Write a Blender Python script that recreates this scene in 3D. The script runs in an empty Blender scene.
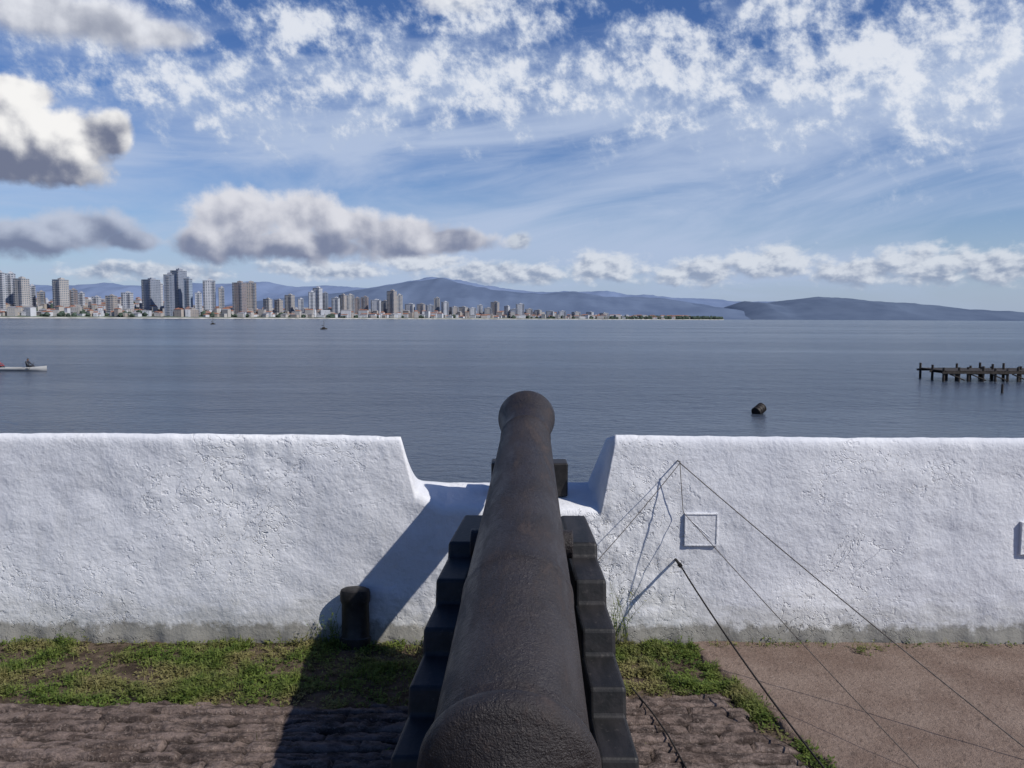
import bpy, bmesh, math, random
from mathutils import Vector, Matrix, noise
random.seed(7)
S=bpy.context.scene
S.view_settings.view_transform='Standard'; S.view_settings.look='None'; S.view_settings.exposure=0; S.view_settings.gamma=1
C=S.collection
rad=math.radians
# ------------------------------------------------------------ camera
F=796.0
cam_d=bpy.data.cameras.new("camera"); cam=bpy.data.objects.new("camera",cam_d); C.objects.link(cam)
cam_d.sensor_width=36; cam_d.lens=36*F/1024; cam_d.clip_start=0.05; cam_d.clip_end=90000
EYE=Vector((0,0,1.7))
R=Matrix.Rotation(rad(90-4.74),3,'X')@Matrix.Rotation(rad(0.26),3,'Z')
cam.matrix_world=Matrix.Translation(EYE)@R.to_4x4()
S.camera=cam
SEA=-3.0
def ray(px,py):
    return (R@Vector(((px-512)/F,(384-py)/F,-1))).normalized()
def at_y(px,py,y):
    d=ray(px,py); return EYE+d*(y/d.y)
def at_z(px,py,z):
    d=ray(px,py); return EYE+d*((z-EYE.z)/d.z)
def ae(px,py):
    d=ray(px,py); return math.degrees(math.atan2(d.x,d.y)),math.degrees(math.asin(d.z))
def fbm(p,o=4): return noise.fractal(Vector(p),0.9,2.1,o)
def sst(a,b,x):
    t=max(0,min(1,(x-a)/(b-a))); return t*t*(3-2*t)

# ------------------------------------------------------------ node helper
class N:
    def __init__(s,nt): s.nt=nt; s.n=nt.nodes; s.l=nt.links
    def put(s,inp,v):
        if isinstance(v,bpy.types.NodeSocket): s.l.new(v,inp)
        elif v is not None:
            if hasattr(inp.default_value,'__len__') and not hasattr(v,'__len__'): v=[v]*len(inp.default_value)
            if hasattr(v,'__len__') and len(v)==3 and len(inp.default_value)==4: v=(*v,1)
            inp.default_value=v
    def m(s,op,a,b=None,c=None,clamp=False):
        n=s.n.new('ShaderNodeMath'); n.operation=op; n.use_clamp=clamp
        s.put(n.inputs[0],a)
        if b is not None: s.put(n.inputs[1],b)
        if c is not None: s.put(n.inputs[2],c)
        return n.outputs[0]
    def vm(s,op,a,b=None):
        n=s.n.new('ShaderNodeVectorMath'); n.operation=op
        s.put(n.inputs[0],a)
        if b is not None: s.put(n.inputs[1],b)
        return n.outputs['Value'] if op in('LENGTH','DOT_PRODUCT') else n.outputs[0]
    def comb(s,x,y,z=0.0):
        n=s.n.new('ShaderNodeCombineXYZ'); s.put(n.inputs[0],x); s.put(n.inputs[1],y); s.put(n.inputs[2],z); return n.outputs[0]
    def sep(s,v):
        n=s.n.new('ShaderNodeSeparateXYZ'); s.put(n.inputs[0],v); return n.outputs
    def noise(s,vec,scale=1,detail=4,rough=.5,dist=0,dim='3D'):
        n=s.n.new('ShaderNodeTexNoise'); n.noise_dimensions=dim
        if vec is not None: s.put(n.inputs['Vector'],vec)
        s.put(n.inputs['Scale'],scale); s.put(n.inputs['Detail'],detail); s.put(n.inputs['Roughness'],rough); s.put(n.inputs['Distortion'],dist)
        return n.outputs['Fac']
    def ss(s,x,a,b,lo=0.0,hi=1.0):
        n=s.n.new('ShaderNodeMapRange'); n.interpolation_type='SMOOTHSTEP'
        s.put(n.inputs['Value'],x); s.put(n.inputs['From Min'],a); s.put(n.inputs['From Max'],b)
        s.put(n.inputs['To Min'],lo); s.put(n.inputs['To Max'],hi); return n.outputs[0]
    def mix(s,f,a,b,mode='MIX'):
        n=s.n.new('ShaderNodeMix'); n.data_type='RGBA'; n.blend_type=mode
        s.put(n.inputs[0],f); s.put(n.inputs[6],a); s.put(n.inputs[7],b); return n.outputs[2]
    def geo(s): return s.n.new('ShaderNodeNewGeometry').outputs['Position']
    def bump(s,h,strength=.5,dist=.01,nrm=None):
        n=s.n.new('ShaderNodeBump'); s.put(n.inputs['Strength'],strength); s.put(n.inputs['Distance'],dist)
        s.put(n.inputs['Height'],h)
        if nrm is not None: s.put(n.inputs['Normal'],nrm)
        return n.outputs[0]
def mat(name):
    m=bpy.data.materials.new(name); m.use_nodes=True
    k=N(m.node_tree); p=m.node_tree.nodes['Principled BSDF']
    return m,k,p
def simple(name,col,rough=.7,var=.25,scale=8,spec=.3,metal=0,bump=0,bscale=40,bd=.005):
    m,k,p=mat(name); g=k.geo()
    f=k.ss(k.noise(g,scale,3,.6),.3,.7)
    c=k.mix(f,[x*(1-var) for x in col],[min(1,x*(1+var)) for x in col])
    k.put(p.inputs['Base Color'],c); p.inputs['Roughness'].default_value=rough
    p.inputs['Specular IOR Level'].default_value=spec; p.inputs['Metallic'].default_value=metal
    if bump: k.put(p.inputs['Normal'],k.bump(k.noise(g,bscale,5,.6),bump,bd))
    return m
def mesh_obj(name,verts,faces,mats,mi=None,smooth=False,parent=None):
    me=bpy.data.meshes.new(name); me.from_pydata([tuple(v) for v in verts],[],faces); me.validate(); 
    for m in mats: me.materials.append(m)
    if mi is not None and len(mi)==len(me.polygons): me.polygons.foreach_set('material_index',mi)
    if smooth: me.polygons.foreach_set('use_smooth',[True]*len(me.polygons))
    me.update()
    o=bpy.data.objects.new(name,me); C.objects.link(o)
    if parent: o.parent=parent
    return o
def empty(name,loc=(0,0,0)):
    o=bpy.data.objects.new(name,None); o.location=loc; C.objects.link(o); return o
class MB:
    def __init__(s): s.v=[]; s.f=[]; s.m=[]
    def box(s,c,sz,m=0,rz=0.0):
        b=len(s.v); cr,sr=math.cos(rz),math.sin(rz)
        for dz in(-.5,.5):
            for dx,dy in((-.5,-.5),(.5,-.5),(.5,.5),(-.5,.5)):
                x=dx*sz[0]; y=dy*sz[1]
                s.v.append((c[0]+x*cr-y*sr,c[1]+x*sr+y*cr,c[2]+dz*sz[2]))
        for q in((0,3,2,1),(4,5,6,7),(0,1,5,4),(1,2,6,5),(2,3,7,6),(3,0,4,7)):
            s.f.append(tuple(b+i for i in q)); s.m.append(m)
    def tube(s,p0,p1,r0,r1,n=10,m=0,cap=True):
        p0=Vector(p0);p1=Vector(p1);d=(p1-p0).normalized()
        a=d.orthogonal().normalized(); c=d.cross(a); b=len(s.v)
        for p,r in((p0,r0),(p1,r1)):
            for i in range(n):
                t=2*math.pi*i/n; s.v.append(tuple(p+(a*math.cos(t)+c*math.sin(t))*r))
        for i in range(n):
            j=(i+1)%n; s.f.append((b+i,b+j,b+n+j,b+n+i)); s.m.append(m)
        if cap:
            s.f.append(tuple(b+i for i in reversed(range(n)))); s.m.append(m)
            s.f.append(tuple(b+n+i for i in range(n))); s.m.append(m)
    def quad(s,pts,m=0):
        b=len(s.v); s.v+= [tuple(p) for p in pts]; s.f.append(tuple(range(b,b+len(pts)))); s.m.append(m)
    def obj(s,name,mats,smooth=False,parent=None): return mesh_obj(name,s.v,s.f,mats,s.m,smooth,parent)
def bevel(o,w=.01,seg=2):
    b=o.modifiers.new('bevel','BEVEL'); b.width=w; b.segments=seg; b.limit_method='ANGLE'; b.angle_limit=rad(40)

# ------------------------------------------------------------ sun + sky
sund=Vector((.90,-.52,1)).normalized()
L=bpy.data.lights.new("sun","SUN"); L.energy=4.5; L.angle=rad(.5); L.color=(1,.95,.88)
lo=bpy.data.objects.new("sun",L); C.objects.link(lo); lo.rotation_euler=sund.to_track_quat('Z','Y').to_euler(); lo.location=(5,-5,12)
W=bpy.data.worlds.new("World"); S.world=W; W.use_nodes=True
try:
    W.cycles.sampling_method='MANUAL'; W.cycles.sample_map_resolution=256
except Exception as e: print(e)
k=N(W.node_tree); W.node_tree.nodes.clear()
sky=k.n.new('ShaderNodeTexSky'); sky.sky_type='NISHITA'; sky.sun_disc=False
sky.sun_elevation=math.asin(sund.z); sky.sun_rotation=math.atan2(sund.x,sund.y)
sky.air_density=1.0; sky.dust_density=.6; sky.ozone_density=2.5; sky.altitude=10
tc=k.n.new('ShaderNodeTexCoord').outputs['Generated']
x,y,z=k.sep(tc)
A=k.m('MULTIPLY',k.m('ARCTAN2',x,y),57.2958)
E=k.m('MULTIPLY',k.m('ARCSINE',z),57.2958)
P=k.comb(A,E)
base=sky.outputs[0]
tint=k.mix(k.ss(E,0,20),(0.78,.86,1.05),(0.44,.61,.94))
base=k.mix(1.0,base,tint,'MULTIPLY')
STR=.10
def cc(r,g,b): return (r/STR,g/STR,b/STR)
def g2(px,py,rx,ry):
    a,e=ae(px,py); a1,_=ae(px+rx,py); _,e1=ae(px,py-ry)
    v=k.vm('MULTIPLY',k.vm('SUBTRACT',P,(a,e,0)),(1/abs(a1-a),1/abs(e1-e),0))
    return k.m('SUBTRACT',1.0,k.vm('LENGTH',v))
def gmax(lst):
    o=None
    for q in lst:
        t=g2(*q); o=t if o is None else k.m('MAXIMUM',o,t)
    return o
col=base
lowE=k.ss(E,45,70,1,.35)
# --- veil (cirrostratus) : long soft streaks
rot=rad(-8)
sx=k.m('ADD',k.m('MULTIPLY',A,math.cos(rot)),k.m('MULTIPLY',E,-math.sin(rot)))
sy=k.m('ADD',k.m('MULTIPLY',A,math.sin(rot)),k.m('MULTIPLY',E,math.cos(rot)))
st=k.comb(k.m('MULTIPLY',sx,.050),k.m('MULTIPLY',sy,.24),3.0)
v1=k.noise(st,1.0,7,.57,.8)
reg=gmax([(800,185,460,90),(330,140,360,70),(1000,130,320,130),(560,250,700,55),(60,160,240,80),(650,120,380,60)])
hole=k.m('ADD',g2(1025,236,110,30),k.m('MULTIPLY',k.m('SUBTRACT',v1,.5),-1.5))
veil=k.m('ADD',k.m('MULTIPLY',reg,.62),k.m('MULTIPLY',k.m('SUBTRACT',v1,.5),2.7))
veil=k.m('SUBTRACT',veil,k.m('MULTIPLY',k.ss(hole,-.1,.6),.9))
veil=k.ss(veil,-.38,.80,0,.86)
veil=k.m('MULTIPLY',veil,lowE)
col=k.mix(veil,col,cc(.47,.56,.74))
# --- mackerel / feathery altocumulus
mp=k.comb(k.m('ADD',k.m('MULTIPLY',A,.50),k.m('MULTIPLY',E,.12)),k.m('MULTIPLY',E,.50),9.0)
m1=k.noise(mp,1.0,7,.64,.08)
m2=k.noise(k.comb(k.m('MULTIPLY',A,.13),k.m('MULTIPLY',E,.22),1.0),1.0,2,.5)
mr=gmax([(440,85,310,58),(900,60,320,115),(200,80,190,60),(660,80,220,70),(310,30,140,40),(500,20,110,40),(780,10,90,50)])
mv=k.m('ADD',k.m('MULTIPLY',k.m('MAXIMUM',mr,-1.0),.62),k.m('ADD',k.m('MULTIPLY',k.m('SUBTRACT',m1,.5),2.9),k.m('MULTIPLY',k.m('SUBTRACT',m2,.5),1.0)))
mk=k.ss(mv,-.12,.68,0,.90)
mk=k.m('MULTIPLY',mk,lowE)
col=k.mix(mk,col,k.mix(k.ss(mv,.1,.85),cc(.44,.53,.70),cc(.80,.83,.89)))
# --- cumulus groups
cn=k.noise(P,.34,8,.58,.1)
cn2=k.noise(P,.34,2,.5,.1)
cn3=k.noise(k.vm('ADD',P,(.55,.9,0)),.34,2,.5,.1)
emb=k.m('ADD',k.m('MULTIPLY',k.m('SUBTRACT',cn2,cn3),2.0),k.m('MULTIPLY',k.m('SUBTRACT',cn,cn2),1.5))
def cumulus(col,blobs,basepy,toppy,px,amp=2.0,dark=(.30,.33,.40),white=(.86,.86,.88),op=1.0,bias=.0,soft=.22,n=cn,eb=emb,ek=1.0):
    _,eb0=ae(px,basepy); _,et=ae(px,toppy)
    H=k.m('DIVIDE',k.m('SUBTRACT',E,eb0),et-eb0)
    D=gmax(blobs)
    D=k.m('MAXIMUM',D,-1.5)
    D=k.m('MINIMUM',D,k.m('MULTIPLY',H,2.2))
    D=k.m('ADD',D,k.m('MULTIPLY',k.m('SUBTRACT',n,.5),amp))
    mask=k.ss(D,-.04,soft,0,op)
    lit=k.m('ADD',k.m('ADD',k.m('MULTIPLY',H,1.15),bias),k.m('MULTIPLY',eb,ek))
    lit=k.m('ADD',lit,k.m('MULTIPLY',k.ss(D,.0,.5,1,0),.20))
    c=k.mix(k.ss(lit,-.05,1.0),cc(*dark),cc(*white))
    return k.mix(mask,col,c)
PS=k.comb(A,k.m('MULTIPLY',E,1.5))
cnS=k.noise(PS,.62,6,.58,.1)
cnS2=k.noise(k.vm('ADD',PS,(.3,.45,0)),.62,3,.5,.1)
embS=k.m('MULTIPLY',k.m('SUBTRACT',cnS,cnS2),2.8)
col=k.mix(k.ss(E,0,9,.62,0),col,cc(.36,.46,.66))
col=cumulus(col,[(605,268,60,19),(700,272,60,18),(770,264,70,22),(860,272,70,18),(930,265,80,24),(1000,268,70,22),(500,274,100,14),(330,270,80,12),(150,272,90,12),(420,262,60,12)],290,244,700,1.7,(.27,.33,.46),(.68,.72,.79),.88,.08,.5,cnS,embS)
col=cumulus(col,[(518,241,16,11)],251,231,518,.9,(.28,.33,.45),(.60,.64,.70),.8,.1,.5,cnS,embS)
col=cumulus(col,[(240,216,64,34),(215,243,50,24),(300,214,56,28),(345,226,60,24),(395,236,75,24),(445,241,65,16),(300,246,100,20)],268,190,300,1.5,(.20,.235,.35),(.70,.71,.77),1.0,-.10,.40)
col=cumulus(col,[(20,238,70,24),(85,230,64,26),(125,240,40,13)],262,203,60,1.35,(.18,.215,.33),(.50,.55,.67),.95,-.12,.45)
col=cumulus(col,[(10,125,75,45),(75,138,56,40),(15,95,55,24),(30,165,95,28),(108,135,26,28)],202,68,60,1.35,(.165,.19,.28),(.92,.91,.90),1.0,-.08,.34,ek=1.3)
col=cumulus(col,[(60,16,140,34),(150,32,70,20),(0,-8,120,50)],56,-40,80,1.3,(.32,.35,.44),(.78,.80,.86),1.0,.05,.6)
col=cumulus(col,[(455,0,45,20)],30,-25,455,1.4,(.42,.48,.60),(.80,.82,.86),.85,.2,.7,cnS,embS)
bg=k.n.new('ShaderNodeBackground'); k.put(bg.inputs[0],col); bg.inputs[1].default_value=STR
out=k.n.new('ShaderNodeOutputWorld'); k.l.new(bg.outputs[0],out.inputs[0])

# ------------------------------------------------------------ sea
m,k,p=mat("sea_water"); g=k.geo()
w1=k.noise(k.vm('MULTIPLY',g,(1.0,1.3,1)),1.6,4,.6,.3)
w2=k.noise(k.vm('MULTIPLY',g,(.16,.30,1)),1.0,4,.55,.3)
patch=k.noise(k.vm('MULTIPLY',g,(.004,.022,1)),1.0,5,.62,.8)
h=k.m('ADD',k.m('MULTIPLY',w1,.6),w2)
nb=k.bump(h,k.ss(patch,.38,.62,.25,1.0),.62)
k.put(p.inputs['Normal'],nb)
k.put(p.inputs['Base Color'],k.mix(k.ss(patch,.3,.7),(.040,.052,.072),(.050,.064,.090)))
p.inputs['Roughness'].default_value=.22; p.inputs['IOR'].default_value=1.33
B=45000
mesh_obj("sea",[(-B,-B,SEA),(B,-B,SEA),(B,B,SEA),(-B,B,SEA)],[(0,1,2,3)],[m])

# ------------------------------------------------------------ ground of the fort
m,k,p=mat("soil"); g=k.geo()
n1=k.noise(g,9,6,.65); n2=k.noise(g,60,3,.6)
k.put(p.inputs['Base Color'],k.mix(k.ss(n1,.35,.65),(.045,.033,.024),(.13,.098,.072)))
p.inputs['Roughness'].default_value=.95; p.inputs['Specular IOR Level'].default_value=.1
k.put(p.inputs['Normal'],k.bump(k.m('ADD',n1,k.m('MULTIPLY',n2,.4)),.9,.03))
mb=MB(); mb.box((0,-6+.05,-1.6),(40,20.2,3.2),0)
ground=mb.obj("ground",[m])

m,k,p=mat("worn_concrete"); g=k.geo()
n1=k.noise(g,3,6,.6); n2=k.noise(g,45,5,.7); n3=k.noise(g,260,2,.5); n5=k.noise(g,11,4,.6)
c=k.mix(k.ss(n1,.3,.7),(.17,.12,.095),(.25,.19,.155))
c=k.mix(k.ss(n5,.55,.75,0,.5),c,(.12,.088,.07))
c=k.mix(k.ss(n2,.54,.70,0,.75),c,(.09,.066,.054))
c=k.mix(k.ss(n2,.28,.44,.55,0),c,(.34,.28,.245))
c=k.mix(k.ss(n3,.60,.72,0,.6),c,(.06,.046,.038))
k.put(p.inputs['Base Color'],c); p.inputs['Roughness'].default_value=.92; p.inputs['Specular IOR Level'].default_value=.15
k.put(p.inputs['Normal'],k.bump(k.m('ADD',k.m('MULTIPLY',n1,.5),k.m('ADD',n2,k.m('MULTIPLY',n3,.3))),.9,.016))
MC=m
vs=[];fs=[]
nx,ny=150,90
for j in range(ny+1):
    yy=1.2+(4.04-1.2)*j/ny
    xl=.93+(4.0-yy)*.245+.03*fbm((yy*3,1,5))+.012*fbm((yy*15,1,5))
    for i in range(nx+1):
        t=(i/nx)**1.3; xx=xl+(12-xl)*t
        zz=.018+.006*fbm((xx*1.6,yy*1.6,0))+.0025*fbm((xx*14,yy*14,0))
        if i==0: zz=-.01
        vs.append((xx,yy,zz))
for j in range(ny):
    for i in range(nx):
        a=j*(nx+1)+i; fs.append((a,a+1,a+nx+2,a+nx+1))
mesh_obj("concrete_pavement",vs,fs,[MC],smooth=True)

m,k,p=mat("rough_stone_setts"); g=k.geo()
gx,gy,gz=k.sep(g)
n1=k.noise(k.vm('MULTIPLY',g,(.7,1.6,1)),15,6,.70); n2=k.noise(g,80,4,.65); n3=k.noise(g,3.5,4,.6)
c=k.mix(k.ss(n1,.36,.64),(.045,.034,.030),(.21,.16,.138))
c=k.mix(k.ss(n3,.45,.7,0,.4),c,(.10,.070,.056))
c=k.mix(k.ss(n2,.56,.70,0,.6),c,(.30,.25,.22))
c=k.mix(k.ss(gz,.008,.028,.94,0),c,(.013,.010,.008))
k.put(p.inputs['Base Color'],c); p.inputs['Roughness'].default_value=.92; p.inputs['Specular IOR Level'].default_value=.15
k.put(p.inputs['Normal'],k.bump(k.m('ADD',n1,k.m('MULTIPLY',n2,.6)),1.0,.018))
vs=[];fs=[]
xs=[-7+i*.1 for i in range(40)]+[-3+i*.011 for i in range(int((4.3)/.011))]
ys=[1.2+i*.04 for i in range(30)]+[2.4+i*.0068 for i in range(int(1.06/.0068))]
def wn(a,b): 
    v=noise.noise((a*12.9+.37,b*7.7+.11,3.3)); return v
for yy in ys:
    for xx in xs:
        wob=.012*fbm((xx*1.6,yy*.5,3))+.007*noise.noise((xx*11,yy*9,1)); per=.072
        q=(yy+wob)/per; row=math.floor(q); fr=q-row
        prof=min(1,(1-abs(2*fr-1)**3)*1.25)
        sp=.26; u=(xx+.37*row+.09*noise.noise((xx*2,row*5.1,0)))/sp; ub=math.floor(u); fu=u-ub
        prof=min(prof,1.0,(1-abs(2*fu-1)**15)*1.6+.35)
        hgt=.034*(1+.5*wn(ub,row))
        chip=max(0,fbm((xx*10,yy*10,8))-.12)
        zz=.002+hgt*prof-.024*chip*prof+.005*fbm((xx*20,yy*24,1))+.0025*fbm((xx*60,yy*60,1),2)
        edge=1.13-(yy-2.9)*.30+.06*wn(row,3)
        fy=3.37+.05*fbm((xx*2,0,7))+.03*fbm((xx*11,0,7))+(.07 if xx>0 else -.04)
        zz-=.04*sst(edge-.06,edge+.03,xx)+.04*sst(fy-.03,fy+.02,yy)
        vs.append((xx,yy,zz))
nx=len(xs)
for j in range(len(ys)-1):
    for i in range(nx-1):
        a=j*nx+i; fs.append((a,a+1,a+nx+1,a+nx))
mesh_obj("stone_sett_platform",vs,fs,[m],smooth=True)

# ------------------------------------------------------------ parapet wall with embrasure
m,k,p=mat("whitewashed_plaster"); g=k.geo()
gx,gy,gz=k.sep(g)
n1=k.noise(g,6,7,.58,.2); n2=k.noise(g,45,4,.6); n3=k.noise(k.vm('MULTIPLY',g,(3,3,9)),2,4,.6); n4=k.noise(g,1.3,3,.5)
c=k.mix(k.ss(n4,.35,.65),(.62,.63,.66),(.73,.735,.745))
c=k.mix(k.ss(n1,.58,.76,0,.32),c,(.50,.50,.51))
c=k.mix(k.ss(k.noise(k.vm('MULTIPLY',g,(9,9,1.2)),1,4,.6),.58,.75,0,.2),c,(.38,.38,.37))
dirt=k.m('SUBTRACT',k.ss(gz,.0,.26,1,0),k.m('MULTIPLY',k.noise(g,14,5,.68),.95))
c=k.mix(k.ss(dirt,.06,.34,0,.92),c,(.085,.075,.058))
c=k.mix(k.ss(k.m('SUBTRACT',k.ss(gz,.02,.6,1,0),n3),.06,.5,0,.45),c,(.36,.355,.32))
k.put(p.inputs['Base Color'],c); p.inputs['Roughness'].default_value=.85; p.inputs['Specular IOR Level'].default_value=.2
pit=k.ss(k.noise(g,24,4,.6),.57,.68,0,1)
pm=k.ss(n4,.40,.60,.1,1)
hh=k.m('ADD',k.m('MULTIPLY',n1,1.25),k.m('MULTIPLY',n2,.34))
hh=k.m('SUBTRACT',hh,k.m('MULTIPLY',k.m('MULTIPLY',pit,pm),.34))
cr_=k.noise(k.vm('ADD',g,(4,0,9)),3.2,5,.6,.5)
hh=k.m('SUBTRACT',hh,k.m('MULTIPLY',k.ss(k.m('ABSOLUTE',k.m('SUBTRACT',cr_,.5)),.0,.006,1,0),k.m('MULTIPLY',k.ss(n4,.45,.58),.5)))
k.put(p.inputs['Normal'],k.bump(hh,.62,.018))
MW=m
YN=4.06; YF=4.50
def interp(pts,x):
    if x<=pts[0][0]: return pts[0][1]
    for (a,b),(c_,d) in zip(pts,pts[1:]):
        if x<=c_: return b+(d-b)*(x-a)/(c_-a)
    return pts[-1][1]
near=[(-.575,1.093),(-.50,.80),(-.47,.785),(-.35,.725),(.455,.70),(.465,.72),(.535,1.093)]
far =[(-.70,1.015),(-.63,.79),(-.60,.775),(.435,.765),(.442,.78),(.535,1.015)]
xs=[-20,-15,-10,-7,-5]+[-4+i*.02 for i in range(160)]+[-.8+i*.008 for i in range(200)]+[.8+i*.02 for i in range(161)]+[5,7,10,15,20]
NN=56; NT=8
vs=[];fs=[]
for xx in xs:
    wv=.008*fbm((xx*.8,0,0),3)
    hn=interp(near,xx)+wv+.004*fbm((xx*6,3,0)); hf=interp(far,xx)+wv+.004*fbm((xx*6,9,0))
    for j in range(NN+1):
        zz=-.06+(hn-.006+.06)*j/NN
        rg=.35+.85*sst(-.3,.4,noise.noise((xx*.9,zz*1.5,20)))
        dy=.012*fbm((xx*1.5,zz*2.0,1),3)+.006*rg*fbm((xx*6,zz*7,2),4)+.0024*rg*fbm((xx*24,zz*24,4),3)
        rnd=.014*sst(hn-.05,hn,zz)**2
        vs.append((xx,YN-dy+rnd+.02*(zz-.5)-.03*sst(.12,0,zz)*(.5+fbm((xx*5,1,1),3)),zz))
    for j in range(NT+1):
        t=(j+.5)/(NT+1); yy=YN+.02+(YF-YN-.02)*t
        vs.append((xx,yy,hn+(hf-hn)*t+.003*fbm((xx*9,yy*9,4),4)+(.0 if j else .003)))
    for zz in (hf-.01,hf-.4,-1,-3.3): vs.append((xx,YF+.03*(hf-zz),zz))
nc=NN+1+NT+1+4
for i in range(len(xs)-1):
    for j in range(nc-1):
        a=i*nc+j; fs.append((a,a+nc,a+nc+1,a+1))
mesh_obj("parapet_wall",vs,fs,[MW],smooth=True)

def frame(px,py,w):
    p0=at_y(px,py,YN); x0,z0=p0.x,p0.z
    mb=MB(); t=.008; d=.03; h=w/2
    for sx in(-1,1): mb.box((x0+sx*(h-t/2),YN-.001,z0),(t,d,w),0)
    for sz in(-1,1): mb.box((x0,YN-.0015,z0+sz*(h-t/2)),(w-2*t,d,t),0)
    mb.box((x0,YN-.003,z0),(w-2*t,.02,w-2*t),0)
    for a in(-1,1):
        q=w*.28
        mb.tube((x0-q,YN-.012,z0-a*q*.9),(x0+q,YN-.012,z0+a*q*.9),.003,.003,6,0)
    o=mb.obj("wall_marker_frame",[MW]); bevel(o,.003,2)
frame(700.5,529,.172); frame(1036,538,.172)

# ------------------------------------------------------------ cannon
m,k,p=mat("painted_cast_iron"); tcn=k.n.new('ShaderNodeTexCoord').outputs['Object']
n1=k.noise(tcn,6,5,.6); n2=k.noise(tcn,60,4,.65); n3=k.noise(tcn,210,3,.6); n4=k.noise(k.vm('MULTIPLY',tcn,(1,.35,1)),14,5,.68,.4)
c=k.mix(k.ss(n1,.3,.7),(.017,.0135,.0135),(.029,.023,.0225))
c=k.mix(k.ss(n4,.54,.72,0,.55),c,(.058,.040,.033))
c=k.mix(k.ss(n2,.58,.76,0,.5),c,(.060,.043,.037))
c=k.mix(k.ss(n3,.64,.74,0,.75),c,(.15,.13,.12))
c=k.mix(k.ss(n3,.25,.38,.6,0),c,(.009,.008,.008))
k.put(p.inputs['Base Color'],c); k.put(p.inputs['Roughness'],k.ss(n4,.35,.65,.40,.64)); p.inputs['Specular IOR Level'].default_value=.38
k.put(p.inputs['Normal'],k.bump(k.m('ADD',n2,k.m('MULTIPLY',n3,.6)),.95,.007,k.bump(n4,.30,.012)))
MI=m
m,k,p=mat("black_carriage_timber"); g=k.geo()
n1=k.noise(k.vm('MULTIPLY',g,(14,3,14)),1.5,5,.6); n2=k.noise(g,45,4,.6)
c=k.mix(k.ss(n1,.35,.65),(.010,.010,.010),(.022,.020,.020)); c=k.mix(k.ss(n2,.60,.74,0,.6),c,(.060,.053,.049))
k.put(p.inputs['Base Color'],c); p.inputs['Roughness'].default_value=.55; p.inputs['Specular IOR Level'].default_value=.38
k.put(p.inputs['Normal'],k.bump(k.m('ADD',k.m('MULTIPLY',n1,.5),k.m('MULTIPLY',n2,.5)),.55,.005))
MWd=m
cannon=empty("cannon",(0,0,0))
prof=[(-.36,.0),(-.355,.03),(-.335,.05),(-.30,.058),(-.265,.05),(-.245,.034),(-.19,.034),(-.15,.05),(-.12,.075),(-.095,.105),(-.078,.135),(-.062,.165),(-.050,.182),(-.044,.190),(-.040,.200),(-.030,.212),(-.015,.218),(.012,.218),(.026,.214),(.034,.203),(.040,.194),(.055,.193),(.075,.198),(.3,.190),(.68,.178),(.69,.180),(.72,.180),(.73,.176),(1.0,.163),(1.27,.1515),(1.7,.134),(2.08,.120),(2.085,.1225),(2.10,.1225),(2.11,.119),(2.18,.121),(2.26,.130),(2.32,.141),(2.35,.146),(2.38,.147),(2.395,.144),(2.41,.136),(2.415,.125),(2.415,.065),(2.40,.058),(1.6,.058),(1.6,.0)]
ns=96; vs=[];fs=[]
for s_,r in prof:
    for i in range(ns):
        t=2*math.pi*i/ns; vs.append((r*math.cos(t),s_,r*math.sin(t)))
for j in range(len(prof)-1):
    for i in range(ns):
        i2=(i+1)%ns; fs.append((j*ns+i,(j+1)*ns+i,(j+1)*ns+i2,j*ns+i2))
bar=mesh_obj("barrel",vs,fs,[MI],smooth=True,parent=cannon)
mod=bar.modifiers.new('es','EDGE_SPLIT'); mod.split_angle=rad(50)
P0=Vector((-.002,1.80,.630)); P1=Vector((.078,4.15,1.192))
dv=(P1-P0).normalized()
q=dv.to_track_quat('Y','Z'); bar.matrix_world=Matrix.Translation(P0)@q.to_matrix().to_4x4()
mb=MB(); mb.tube((-.20,1.28,-.115),(.20,1.28,-.115),.055,.055,28)
tr=mb.obj("trunnions",[MI],parent=cannon); tr.matrix_world=bar.matrix_world.copy(); bevel(tr,.004)
carriage=empty("cannon_carriage")
def axx(y): return -.060+.034*y
stp=[(3.66,.14),(3.66,.77),(3.58,.80),(3.14,.80),(3.12,.745),(2.86,.74),(2.84,.655),(2.62,.65),(2.60,.565),(2.38,.56),(2.36,.475),(2.14,.47),(2.12,.385),(1.72,.38),(1.72,.14),(2.3,.14),(2.45,.24),(2.95,.24),(3.1,.14)]
for sd,nm in((-1,'cheek_left'),(1,'cheek_right')):
    vs=[]
    for o_ in(0,1):
        for (yy,zz) in stp:
            hw=.372-.050*(yy-1.7)
            vs.append((axx(yy)+sd*(hw-(.115 if o_ else 0)),yy,zz))
    n_=len(stp); fs=[tuple(range(n_)),tuple(range(2*n_-1,n_-1,-1))]
    for i in range(n_):
        j=(i+1)%n_; fs.append((i,i+n_,j+n_,j))
    o=mesh_obj(nm,vs,fs,[MWd],parent=carriage)
    bm=bmesh.new(); bm.from_mesh(o.data); bmesh.ops.recalc_face_normals(bm,faces=bm.faces); bm.to_mesh(o.data); bm.free()
    bevel(o,.012,3)
    for yy in(3.32,2.02):
        mb=MB(); xc=axx(yy)+sd*.21
        mb.tube((xc-.05,yy,.17),(xc+.05,yy,.17),.165,.165,36)
        mb.tube((xc-.065,yy,.17),(xc+.065,yy,.17),.05,.05,20)
        o=mb.obj('truck_wheel',[MWd],parent=carriage); bevel(o,.008)
mb=MB()
for yy in(3.32,2.02): mb.box((axx(yy),yy,.17),(.30,.12,.10))
mb.box((axx(3.45),3.45,.50),(.40,.10,.45)); mb.box((axx(2.1),2.1,.27),(.46,.2,.08))
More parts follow.
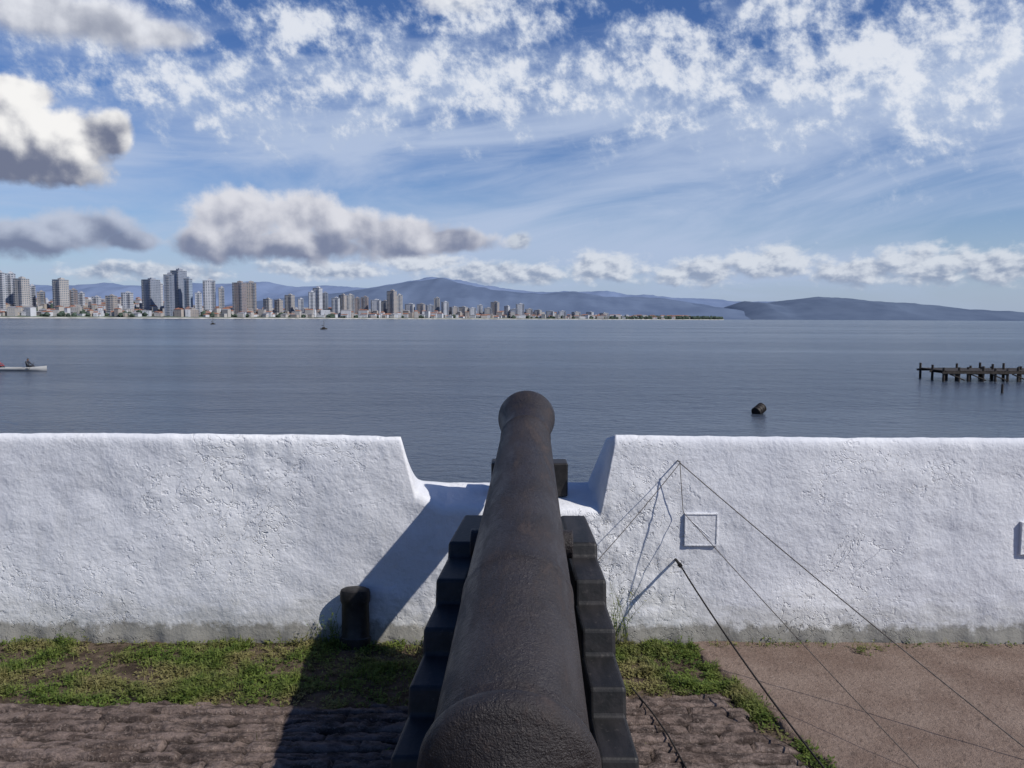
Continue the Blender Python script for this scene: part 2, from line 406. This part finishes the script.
mb.box((axx(1.98),1.98,.355),(.16,.42,.075))
o=mb.obj('axles_and_transom',[MWd],parent=carriage); bevel(o,.01)
pl=at_y(491.5,480,4.30); pr=at_y(567,480,4.30)
mb=MB(); xc=(pl.x+pr.x)/2; wd=pr.x-pl.x; zt=at_y(562,461,4.30).z
mb.box((xc-wd/2+.045,4.30,(.74+zt)/2),(.09,.14,zt-.74)); mb.box((xc+wd/2-.045,4.30,(.74+zt)/2),(.09,.14,zt-.74)); mb.box((xc,4.30,.80),(wd-.18,.13,.12))
o=mb.obj("muzzle_rest_block",[MWd]); bevel(o,.008)
prof2=[(-.02,.0),(-.02,.076),(.03,.078),(.035,.072),(.20,.070),(.213,.077),(.25,.079),(.268,.074),(.275,.06),(.277,0)]
vs=[];fs=[];n_=32
bx_=at_y(355.5,620,4.0).x
for z_,r in prof2:
    for i in range(n_):
        t=2*math.pi*i/n_; vs.append((bx_+r*math.cos(t),4.0+.6*r*math.sin(t),z_*1.05+.02))
for j in range(len(prof2)-1):
    for i in range(n_): fs.append((j*n_+i,j*n_+(i+1)%n_,(j+1)*n_+(i+1)%n_,(j+1)*n_+i))
o=mesh_obj("iron_bollard",vs,fs,[MWd],smooth=True); o.modifiers.new('e','EDGE_SPLIT').split_angle=rad(35)

# ------------------------------------------------------------ guy ropes on the wall
MR=simple("old_rope",(.10,.088,.078),.9,.3,60)
MRd=simple("tarred_rope",(.02,.018,.017),.8,.3,60)
def rope(name,pts,r,m,sag=0.0):
    cu=bpy.data.curves.new(name,'CURVE'); cu.dimensions='3D'; cu.bevel_depth=r; cu.bevel_resolution=2
    full=[]
    for a,b in zip(pts,pts[1:]):
        a=Vector(a);b=Vector(b)
        for i in range(14):
            t=i/14; q_=a.lerp(b,t); q_.z-=sag*4*t*(1-t); full.append(q_)
    full.append(Vector(pts[-1]))
    sp=cu.splines.new('POLY'); sp.points.add(len(full)-1)
    for i,v in enumerate(full): sp.points[i].co=(*v,1)
    cu.materials.append(m); o=bpy.data.objects.new(name,cu); C.objects.link(o); return o
hook=at_y(680,463,YN-.05)
mb=MB(); mb.tube((hook.x,YN+.05,hook.z),(hook.x,YN-.05,hook.z+.004),.004,.003,8); mb.tube((hook.x,YN-.046,hook.z-.004),(hook.x,YN-.05,hook.z+.010),.003,.002,8)
mb.obj("wall_hook",[MR])
rod=at_y(680,565,YN-.12)
mb=MB(); mb.tube((rod.x+.003,YN+.05,rod.z-.01),rod,.007,.007,8); mb.tube(rod-Vector((0,.012,0)),rod+Vector((0,.012,0)),.011,.011,10)
mb.obj("wall_hook",[MRd])
g1=at_z(1048,766,.02); g2_=at_z(925,774,.02); g3=at_z(835,782,.04)
rope("guy_rope",[(hook.x,YN-.05,hook.z),g1],.0026,MR,.015)
r2=at_y(683,512,YN-.03)
rope("guy_rope",[(hook.x,YN-.05,hook.z),(r2.x,YN-.035,r2.z),g2_],.0019,MR,.01)
rope("guy_rope",[rod,g3],.0040,MRd,.03)
lc=at_y(598,560,3.75)
rope("guy_rope",[(hook.x,YN-.05,hook.z),lc],.0020,MR,.008)
rope("ground_cable",[at_z(632,688,.04),at_z(652,712,.045),at_z(668,735,.045),at_z(690,775,.045)],.0035,MRd)

# ------------------------------------------------------------ grass and weeds
m,k,p=mat("grass_blades"); g=k.geo()
oi=k.noise(g,30,3,.6); big=k.noise(g,4,3,.5)
c=k.mix(k.ss(oi,.35,.65),(.055,.095,.018),(.16,.21,.045))
c=k.mix(k.ss(big,.43,.66,0,.75),c,(.26,.22,.10))
k.put(p.inputs['Base Color'],c); p.inputs['Roughness'].default_value=.6; p.inputs['Specular IOR Level'].default_value=.2
tr_=k.n.new('ShaderNodeBsdfTranslucent'); k.put(tr_.inputs[0],c)
mx=k.n.new('ShaderNodeMixShader'); mx.inputs[0].default_value=.3
k.l.new(p.outputs[0],mx.inputs[1]); k.l.new(tr_.outputs[0],mx.inputs[2])
k.l.new(mx.outputs[0],k.n['Material Output'].inputs[0])
MG=m
def blade(V,Fc,x,y,z,h,w,lean,ang):
    b=len(V); dx,dy=math.cos(ang),math.sin(ang); lx,ly=-dy*lean,dx*lean
    for t,ww in((0,1),(.5,.8)):
        V.append((x-dx*w*ww/2+lx*t*t,y-dy*w*ww/2+ly*t*t,z+h*t)); V.append((x+dx*w*ww/2+lx*t*t,y+dy*w*ww/2+ly*t*t,z+h*t))
    V.append((x+lx,y+ly,z+h*(1-.3*min(1,lean/h))))
    Fc.append((b,b+1,b+3,b+2)); Fc.append((b+2,b+3,b+4))
def leaf(V,Fc,x,y,z,r,ang,tilt):
    b=len(V); dx,dy=math.cos(ang),math.sin(ang)
    V+= [(x,y,z),(x+dx*r-dy*r*.5,y+dy*r+dx*r*.5,z+tilt*r),(x+dx*r*2,y+dy*r*2,z+tilt*r*1.6),(x+dx*r+dy*r*.5,y+dy*r-dx*r*.5,z+tilt*r)]
    Fc.append((b,b+1,b+2,b+3))
def strip(name,test,x0,x1,y0,y1,n):
    V=[];Fc=[];c_=0;tries=0
    while c_<n and tries<n*12:
        tries+=1
        x=random.uniform(x0,x1); y=random.uniform(y0,y1)
        w_=test(x,y)
        dn=.45+1.1*fbm((x*3.1,y*3.1,4),3)+.6*fbm((x*14,y*14,1),2)
        if w_<=0 or random.random()>w_*max(.04,dn): continue
        c_+=1
        if random.random()<.35:
            for _ in range(3): leaf(V,Fc,x,y,.004+random.random()*.03*max(.3,dn),random.uniform(.004,.011),random.uniform(0,6.28),random.uniform(-.2,.8))
        else:
            h=random.uniform(.015,.07)*max(.4,min(1.5,dn)); blade(V,Fc,x,y,0,h,random.uniform(.002,.005),random.uniform(0,h*1.1),random.uniform(0,6.28))
    mesh_obj(name,V,Fc,[MG])
def tl(x,y):
    e=min(1,(y-3.28+.09*fbm((x*4,0,0)))*10)
    return max(0,e)*(1.0 if y<3.8 else .85)*(1 if x<-.55 else .25)
strip("grass",tl,-4.2,-.35,3.20,4.03,31000)
def trr(x,y):
    ex=.93+(4.0-y)*.245; dd=abs(x-(ex-.03))
    if y>3.47: 
        return 1.0 if (x<ex+.03 and x>.45) else 0
    return max(0,1-dd/.085)
strip("grass",trr,.4,1.75,1.9,4.02,10500)
def tc2(x,y):
    return max(0,1-math.hypot((x-1.85)/.09,(y-3.96)/.05))+ (.3 if y>3.97 and random.random()<.5 else 0)
strip("grass",tc2,1.0,3.2,3.85,4.03,900)
strip("grass",lambda x,y: .2*(.3+.7*(y>3.2)) if fbm((x*2,y*2,11),3)>.1 else 0,-3,1.0,2.6,3.4,2600)
def weed(px,py,n,hmax,spread):
    b0=at_z(px,py,0); V=[];Fc=[]
    for i in range(n):
        x=b0.x+random.gauss(0,spread); y=min(4.0,b0.y+random.gauss(0,.03)); h=random.uniform(.4,1)*hmax
        lx=random.gauss(0,.25)*h; ly=random.gauss(-.1,.12)*h
        px_=Vector((x,y,0)); steps=6
        for s_ in range(steps):
            t=(s_+1)/steps; q_=Vector((x+lx*t*t,y+ly*t,h*t))
            w=.0018*(1-t*.6); b=len(V); V+=[tuple(px_-Vector((w,0,0))),tuple(px_+Vector((w,0,0))),tuple(q_+Vector((w,0,0))),tuple(q_-Vector((w,0,0)))]; Fc.append((b,b+1,b+2,b+3))
            for _ in range(2): leaf(V,Fc,q_.x,q_.y,q_.z,random.uniform(.004,.012)*(1.2-t*.6),random.uniform(0,6.28),random.uniform(-.4,1.2))
            px_=q_
    mesh_obj("weed_plant",V,Fc,[MG])
weed(336,640,16,.26,.06); weed(612,640,20,.36,.04); weed(300,643,10,.10,.08); weed(60,648,10,.10,.1); weed(680,648,8,.08,.08); weed(862,655,14,.07,.05)

# ------------------------------------------------------------ pier, drum, pole, canoe
MP=simple("pier_timber",(.045,.038,.033),.85,.4,3)
mb=MB(); D0=61.0
xl=at_y(921,375,D0+3.4).x
def zs(py,y,px=960): return at_y(px,py,y).z
dk=zs(372.5,D0)
x=xl; i=0
while x<xl+40:
    head=x<xl+6.6
    rows=(D0-.2,D0+1.6,D0+3.4) if head else (D0+1.4,D0+3.2)
    for j,yy in enumerate(rows):
        hgt=dk+ (.25+.35*random.random() if random.random()<.8 else .05)
        xx=x+random.uniform(-.15,.15)
        mb.tube((xx,yy,SEA-1),(xx+random.uniform(-.05,.05),yy,hgt),.11,.09,8)
    x+=.95 if head else 1.25
    if i%2==0:
        mb.box((x,D0+ (1.6 if head else 2.3),dk-.12),(.14,(3.8 if head else 2.2),.14))
    i+=1
for yy in(D0-.3,D0+1.5,D0+3.5): mb.box((xl+3.2,yy,dk),(7.0,.1,.16))
for t in range(24): mb.box((xl+.1+t*.285,D0+1.6,dk+.12),(.24,3.9,.06))
for yy in(D0+1.3,D0+3.3): mb.box((xl+6.7+17,yy,dk),(34,.1,.18))
for t in range(115): mb.box((xl+7+t*.29,D0+2.3,dk+.13),(.24,2.2,.06))
for t in range(4):
    mb.tube((xl+.3+t*1.6,D0-.25,dk-.1),(xl+1.5+t*1.6,D0-.25,SEA+.1),.05,.05,6)
mb.obj("timber_pier",[MP])
pp=at_z(1002,393,SEA); mb=MB(); mb.tube((pp.x,pp.y,SEA-1),(pp.x,pp.y,at_y(1002,384,pp.y).z),.09,.07,8); mb.obj("mooring_pole",[MP])
pd=at_z(760,414,SEA); r=.24
mb=MB(); a=Vector((.55,.45,.30)).normalized(); c0=Vector((pd.x,pd.y+.2,SEA+.18))
mb.tube(c0-a*.28,c0+a*.28,r,r,24); 
for t in(-.26,-.09,.09,.26): mb.tube(c0+a*(t-.015),c0+a*(t+.015),r+.02,r+.02,24)
mb.obj("floating_drum",[simple("rusty_drum",(.02,.016,.014),.6,.5,6)])

MH=simple("canoe_paint",(.36,.36,.35),.5,.15,1)
pc=at_z(47,371,SEA); D=pc.y; xr=pc.x; Lc=7.0
canoe=empty("canoe")
vs=[];fs=[];nn=24
for i in range(nn+1):
    t=i/nn; s_=2*t-1; wd=.42*(1-abs(s_)**2.6); hh=.26+.16*abs(s_)**3; x=xr-Lc+Lc*t
    sec=[(-wd,hh),(-wd*.8,.05),(-wd*.3,-.12),(wd*.3,-.12),(wd*.8,.05),(wd,hh),(wd*.85,hh),(wd*.6,.0),(0,-.05),(-wd*.6,.0),(-wd*.85,hh)]
    for yy,zz in sec: vs.append((x,D+yy,SEA+.04+zz))
ml=11
for i in range(nn):
    for j in range(ml):
        fs.append((i*ml+j,i*ml+(j+1)%ml,(i+1)*ml+(j+1)%ml,(i+1)*ml+j))
mesh_obj("hull",vs,fs,[MH],smooth=True,parent=canoe)
mb=MB()
xs1=at_y(29,366,D).x; xs2=at_y(1,366,D).x
for xx in(xs1,xs2,(xs1+xs2)/2): mb.box((xx,D,SEA+.23),(.22,.66,.03))
mb.obj("thwarts",[MP],parent=canoe)
def person(xc,shirt,paddle=True):
    e=empty("seated_person")
    z0=SEA+.28
    J={'pel':(0,0,.08),'bel':(-.01,0,.26),'che':(-.03,0,.45),'nk':(.0,0,.58),'hb':(.02,0,.64),'ht':(.04,0,.80),
       'sl':(-.02,.19,.52),'el':(.14,.25,.30),'wl':(.33,.16,.30),'hl':(.40,.14,.30),
       'sr':(-.02,-.19,.52),'er':(.12,-.26,.30),'wr':(.30,-.2,.18),'hr':(.37,-.19,.16),
       'hpl':(.04,.10,.06),'kl':(.44,.14,.20),'al':(.52,.13,-.16),'tl':(.66,.13,-.19),
       'hpr':(.04,-.10,.06),'kr':(.44,-.14,.20),'ar':(.52,-.13,-.16),'tr':(.66,-.13,-.19)}
    rr={'pel':.14,'bel':.13,'che':.15,'nk':.055,'hb':.075,'ht':.085,'sl':.07,'el':.045,'wl':.03,'hl':.04,'sr':.07,'er':.045,'wr':.03,'hr':.04,'hpl':.10,'kl':.065,'al':.045,'tl':.04,'hpr':.10,'kr':.065,'ar':.045,'tr':.04}
    ed=[('pel','bel'),('bel','che'),('che','nk'),('nk','hb'),('hb','ht'),('che','sl'),('sl','el'),('el','wl'),('wl','hl'),('che','sr'),('sr','er'),('er','wr'),('wr','hr'),('pel','hpl'),('hpl','kl'),('kl','al'),('al','tl'),('pel','hpr'),('hpr','kr'),('kr','ar'),('ar','tr')]
    ks=list(J); me=bpy.data.meshes.new('body')
    me.from_pydata([(xc+J[a][0],D+J[a][1],z0+J[a][2]) for a in ks],[(ks.index(a),ks.index(b)) for a,b in ed],[])
    o=bpy.data.objects.new('body',me); C.objects.link(o); o.parent=e
    bm=bmesh.new(); bm.from_mesh(me); lay=bm.verts.layers.skin.verify()
    bm.verts.ensure_lookup_table()
    for i,a in enumerate(ks): bm.verts[i][lay].radius=(rr[a],rr[a])
    bm.verts[0][lay].use_root=True
    bm.to_mesh(me); bm.free()
    o.modifiers.new('s','SKIN'); sb=o.modifiers.new('u','SUBSURF'); sb.levels=2; sb.render_levels=2
    m,k,p=mat("clothed_body"); gz=k.sep(k.geo())[2]
    c=k.mix(k.ss(gz,z0+.14,z0+.16),(.02,.025,.04),shirt); c=k.mix(k.ss(gz,z0+.57,z0+.58),c,(.16,.09,.06)); c=k.mix(k.ss(gz,z0+.72,z0+.73),c,(.015,.012,.01))
    k.put(p.inputs['Base Color'],c); me.materials.append(m)
    if paddle:
        mb=MB(); mb.tube((xc+.42,D+.2,z0+.42),(xc+.30,D-.62,z0-.25),.016,.016,8); mb.box((xc+.28,D-.74,z0-.33),(.16,.2,.05))
        mb.obj('paddle',[MP],parent=e)
person(xs1-.1,(.02,.022,.03)); person(xs2-.3,(.30,.03,.03),False)

def dinghy(px,py,hm,L_):
    q_=at_z(px,py,SEA); e=empty("small_boat"); sc=L_/4
    vs=[];fs=[]
    for i in range(13):
        t=i/12; wd=.8*sc*math.sin(math.pi*min(1,.25+t*.75))**.6; x=q_.x-L_/2+L_*t
        for yy,zz in((-wd,.7*sc),(-wd*.7,0),(wd*.7,0),(wd,.7*sc)): vs.append((x,q_.y+yy,SEA+zz+.15*t*sc))
    for i in range(12):
        for j in range(3): fs.append((i*4+j,i*4+j+1,i*4+j+5,i*4+j+4))
        fs.append((i*4+3,i*4,i*4+4,i*4+7))
    mesh_obj('hull',vs,fs,[MP],parent=e)
    mb=MB(); mb.box((q_.x-.2*sc,q_.y,SEA+1.0*sc),(1.5*sc,1.1*sc,.8*sc)); mb.tube((q_.x,q_.y,SEA+.6),(q_.x,q_.y,SEA+hm),.16*sc,.10*sc,6); mb.tube((q_.x-.1,q_.y,SEA+hm*.45),(q_.x-1.5*sc,q_.y,SEA+hm*.4),.14*sc,.14*sc,6)
    mb.obj('mast_and_cabin',[MP],parent=e)
dinghy(324,329.5,3.6,2.6); dinghy(213,324.5,4.5,3.0)

# ------------------------------------------------------------ hills
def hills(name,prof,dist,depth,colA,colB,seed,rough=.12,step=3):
    m,k,p=mat(name+"_haze_tint"); g=k.geo()
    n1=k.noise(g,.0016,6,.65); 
    k.put(p.inputs['Base Color'],k.mix(k.ss(n1,.35,.65),colA,colB)); p.inputs['Roughness'].default_value=1; p.inputs['Specular IOR Level'].default_value=0  # blue-grey distance haze is painted into the hills' base colour
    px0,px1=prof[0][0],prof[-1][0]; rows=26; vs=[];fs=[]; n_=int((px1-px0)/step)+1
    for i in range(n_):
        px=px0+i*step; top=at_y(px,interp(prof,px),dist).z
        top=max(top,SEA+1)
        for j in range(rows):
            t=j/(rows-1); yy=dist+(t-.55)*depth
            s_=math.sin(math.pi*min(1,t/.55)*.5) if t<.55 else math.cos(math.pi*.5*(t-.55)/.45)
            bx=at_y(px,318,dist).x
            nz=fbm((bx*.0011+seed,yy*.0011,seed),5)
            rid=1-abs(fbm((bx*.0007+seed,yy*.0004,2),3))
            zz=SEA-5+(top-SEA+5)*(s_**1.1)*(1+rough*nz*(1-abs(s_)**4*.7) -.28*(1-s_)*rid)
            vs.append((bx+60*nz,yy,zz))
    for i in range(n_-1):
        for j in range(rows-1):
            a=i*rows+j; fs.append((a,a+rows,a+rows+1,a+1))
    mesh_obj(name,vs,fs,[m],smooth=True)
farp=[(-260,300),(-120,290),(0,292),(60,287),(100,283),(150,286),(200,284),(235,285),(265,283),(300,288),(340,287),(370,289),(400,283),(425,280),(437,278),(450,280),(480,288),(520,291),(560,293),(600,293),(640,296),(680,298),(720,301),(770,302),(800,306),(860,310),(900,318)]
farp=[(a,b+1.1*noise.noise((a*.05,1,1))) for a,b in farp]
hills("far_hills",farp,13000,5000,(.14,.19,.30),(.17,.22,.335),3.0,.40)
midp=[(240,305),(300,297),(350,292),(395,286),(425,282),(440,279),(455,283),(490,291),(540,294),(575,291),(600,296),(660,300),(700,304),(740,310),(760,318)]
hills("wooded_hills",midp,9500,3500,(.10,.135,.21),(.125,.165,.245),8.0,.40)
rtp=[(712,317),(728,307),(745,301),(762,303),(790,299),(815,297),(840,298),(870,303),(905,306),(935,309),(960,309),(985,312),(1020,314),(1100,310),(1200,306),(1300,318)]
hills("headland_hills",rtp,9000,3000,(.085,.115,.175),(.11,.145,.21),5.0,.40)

# ------------------------------------------------------------ town across the bay
def shoreD(px): return interp([(-300,1300),(0,1500),(200,1750),(400,2300),(600,3000),(724,3600)],px)
def rise(px): return interp([(-300,.11),(120,.11),(240,.05),(420,.03),(600,.015),(724,.01)],px)
def landz(px,dd): return 3.8+max(0,dd-20)*rise(px)
ML=simple("shore_land",(.10,.12,.09),.95,.5,.02)
MS=simple("sea_defence_stone",(.36,.35,.33),.9,.3,.05)
vs=[];fs=[];n_=0
for i,px in enumerate(range(-300,725,4)):
    D=shoreD(px); q_=at_y(px,318,D); taper=sst(724,640,px)
    for dd,zz in((-10,-1),(0,2.2),(14,3.6),(150,landz(px,150)),(330,landz(px,330)),(600+1200*taper,landz(px,330)*.8)):
        vs.append((q_.x*(D+dd)/D,D+dd,SEA+zz))
    n_+=1
for i in range(n_-1):
    for j in range(5): fs.append((i*6+j,(i+1)*6+j,(i+1)*6+j+1,i*6+j+1))
mi=[1 if (f%5)<1 else 0 for f in range(len(fs))]
mesh_obj("far_shore",vs,fs,[ML,MS],mi)

wallm={}
def wm(c):
    key=tuple(c)
    if key not in wallm:
        wallm[key]=simple("render_"+str(len(wallm)),c,.8,.08,.05)
    return wallm[key]
MGl=simple("window_glass",(.13,.16,.21),.2,.4,.3,.5)
MTr=simple("balcony_concrete",(.34,.35,.38),.8,.1,.1)
pal={'w':(.48,.49,.52),'g':(.23,.255,.31),'b':(.34,.30,.27),'r':(.24,.20,.19),'c':(.38,.36,.34),'l':(.28,.34,.42)}
def bal_cols(n): return (0,n-1) if n>3 else (n//2,)
def tower(px,w,top,c,dd=60,dep=None,rz=None,name="apartment_tower"):
    D=shoreD(px)+dd; q0=at_y(px,318,D); top+=3.0+(1.2 if px>262 else 0); w*=.82 if w>12 else .92
    zt=at_y(px,top,D).z; base=SEA+landz(px,dd)-2
    Wd=w*D/F; Hh=zt-base; rz=random.uniform(-.45,.45) if rz is None else rz
    dp=Wd*random.uniform(.6,1.0)
    Wd=Wd/(math.cos(rz)+abs(math.sin(rz))*dp/Wd)
    dp=min(dp,Wd*1.2)
    mb=MB(); cx,cy=q0.x,D; cr,sr=math.cos(rz),math.sin(rz)
    def L2(x,y): return (cx+x*cr-y*sr,cy+x*sr+y*cr)
    mb.box((cx,cy,base+Hh/2),(Wd,dp,Hh),0,rz)
    fl=max(3,int(Hh/3.6)); fh=Hh/fl
    for side,(ln,off) in enumerate(((Wd,-dp/2),(dp,-Wd/2),(dp,Wd/2))):
        nc_=max(2,int(ln/4.5)); cw=ln/nc_
        for f in range(fl):
            for c_ in range(nc_):
                u=-ln/2+(c_+.5)*cw; z1=base+f*fh+fh*.35; z2=base+f*fh+fh*.85; hw=cw*.31
                if side==0:
                    if c_ in bal_cols(nc_): hw=cw*.46
                    o_=off-.12; pts=[(*L2(u-hw,o_),z1),(*L2(u+hw,o_),z1),(*L2(u+hw,o_),z2),(*L2(u-hw,o_),z2)]
                else:
                    s2=-1 if side==1 else 1; o_=off+.12*s2; pts=[(*L2(o_,u-hw),z1),(*L2(o_,u+hw),z1),(*L2(o_,u+hw),z2),(*L2(o_,u-hw),z2)]
                mb.quad(pts,1)
        if side==0:
            for c_ in bal_cols(nc_):
                u=-ln/2+(c_+.5)*cw
                for f in range(fl):
                    mb.box((*L2(u,off-.8),base+f*fh+fh*.15),(cw*.94,1.5,fh*.35),2,rz)
    mb.box((cx,cy,zt+.4),(Wd+.8,dp+.8,.8),2,rz)
    mb.box((*L2(Wd*.1,0),zt+.8+Hh*.02),(Wd*.42,dp*.42,Hh*.04),0,rz)
    mb.box((*L2(Wd*.05,dp*.05),zt+.8+Hh*.04+.8),(Wd*.18,dp*.2,1.6),2,rz)
    mb.obj(name,[wm(pal[c]),MGl,MTr])
T=[(2,7,270,'w'),(12,11,271,'w'),(23,13,276,'c'),(33,8,283,'w'),(42,8,289,'b'),(62,14,277,'c'),(74,9,287,'r'),(82,6,290,'w'),(97,8,294,'w'),(112,9,293,'b'),(128,10,290,'w'),(152,18,277,'g'),(161,5,281,'w'),(170,10,272,'g'),(180,15,268,'g'),(189,7,276,'l'),(199,8,290,'w'),(210,16,278,'w'),(222,7,285,'c'),(240,12,280,'r'),(251,14,280,'b'),(268,9,295,'c'),(279,8,296,'b'),(290,9,291,'c'),(301,7,295,'w'),(312,8,288,'w'),(318,9,284,'w'),(325,7,289,'g'),(336,8,294,'w'),(343,8,291,'b'),(350,10,291,'c'),(357,8,294,'r'),(365,7,293,'r'),(376,10,296,'w'),(385,8,297,'c'),(392,10,287,'b'),(399,8,291,'c'),(410,10,300,'w'),(421,9,300,'b'),(430,9,301,'g'),(437,6,294,'c'),(445,8,298,'w'),(454,10,303,'b'),(463,10,303,'c'),(472,9,304,'w'),(480,6,301,'w'),(488,9,304,'c'),(495,9,298,'b'),(507,6,302,'w'),(514,8,305,'g'),(520,9,300,'w'),(529,8,305,'c'),(538,8,306,'c'),(550,9,307,'w'),(562,8,307,'w'),(576,9,308,'c'),(590,8,308,'w'),(604,9,309,'c')]
for t in T: tower(*t,dd=random.uniform(40,140))
for px in range(-240,0,22): tower(px,random.uniform(8,14),random.uniform(274,292),random.choice('wcgbw'),dd=random.uniform(50,200))
mb=MB()
for i in range(2200):
    px=random.uniform(-280,690)
    dd=random.uniform(18,320)*(1 if px<550 else .5); D=shoreD(px)+dd; q_=at_y(px,318,D)
    w=random.uniform(7,18)*(1.0 if px<300 else 1.5); d=random.uniform(8,14); h=random.choice((4,5,6,7,8,11,15))*(1.1 if px<300 else 1.3 if px<560 else .9); z0=SEA+landz(px,dd)-.5; rz=random.uniform(-.4,.4)
    mi_=random.choice((0,0,1,1,2)); mb.box((q_.x,D,z0+h/2),(w,d,h),mi_,rz)
    for t in range(int(w/3.5)):
        for f in range(int(h/3)):
            u=-w/2+1.75+t*3.5; cr,sr=math.cos(rz),math.sin(rz); o_=-d/2-.1
            P_=lambda a:(q_.x+a*cr-o_*sr,D+a*sr+o_*cr)
            mb.quad([(*P_(u-.8),z0+f*3+1),(*P_(u+.8),z0+f*3+1),(*P_(u+.8),z0+f*3+2.3),(*P_(u-.8),z0+f*3+2.3)],5)
    if random.random()<.7:
        cr,sr=math.cos(rz),math.sin(rz)
        def Q(a,b,c): return (q_.x+a*cr-b*sr,D+a*sr+b*cr,z0+h+c)
        W2=w/2+.5;D2=d/2+.5;R_=random.uniform(1.5,3.2)
        mr_=random.choice((3,3,4))
        mb.quad([Q(-W2,-D2,0),Q(W2,-D2,0),Q(W2*.7,0,R_),Q(-W2*.7,0,R_)],mr_); mb.quad([Q(W2,D2,0),Q(-W2,D2,0),Q(-W2*.7,0,R_),Q(W2*.7,0,R_)],mr_)
        mb.quad([Q(-W2,D2,0),Q(-W2,-D2,0),Q(-W2*.7,0,R_)],mr_); mb.quad([Q(W2,-D2,0),Q(W2,D2,0),Q(W2*.7,0,R_)],mr_)
    else: mb.box((q_.x,D,z0+h+.3),(w+.6,d+.6,.6),0,rz)
mb.obj("distant_low_houses",[wm(pal['w']),wm(pal['c']),wm(pal['b']),simple("clay_tiles",(.26,.13,.09),.8,.25,.1),simple("grey_roof",(.22,.22,.24),.8,.2,.1),MGl])
bm=bmesh.new()
bmesh.ops.create_icosphere(bm,subdivisions=2,radius=1); tv=[v.co.copy() for v in bm.verts]; tf=[[v.index for v in f.verts] for f in bm.faces]; bm.free()
vs=[];fs=[]
for i in range(1300):
    px=random.uniform(-280,722) if i<1050 else random.uniform(560,722)
    dd=random.uniform(10,320) if px<600 else random.uniform(8,60); D=shoreD(px)+dd; q_=at_y(px,318,D)
    r=random.uniform(3,7) if px<640 else random.uniform(4,9); sd=random.random()*50
    b=len(vs); zc=SEA+landz(px,dd)+r*.6
    for v in tv:
        n_=1+.6*noise.noise(v*1.7+Vector((sd,0,0)))
        vs.append((q_.x+v.x*r*n_*1.15,D+v.y*r*n_,zc+v.z*r*n_*.9))
    fs+=[tuple(b+a for a in f) for f in tf]
mesh_obj("distant_trees",vs,fs,[simple("tree_foliage",(.05,.072,.055),.9,.45,.15,.1)])
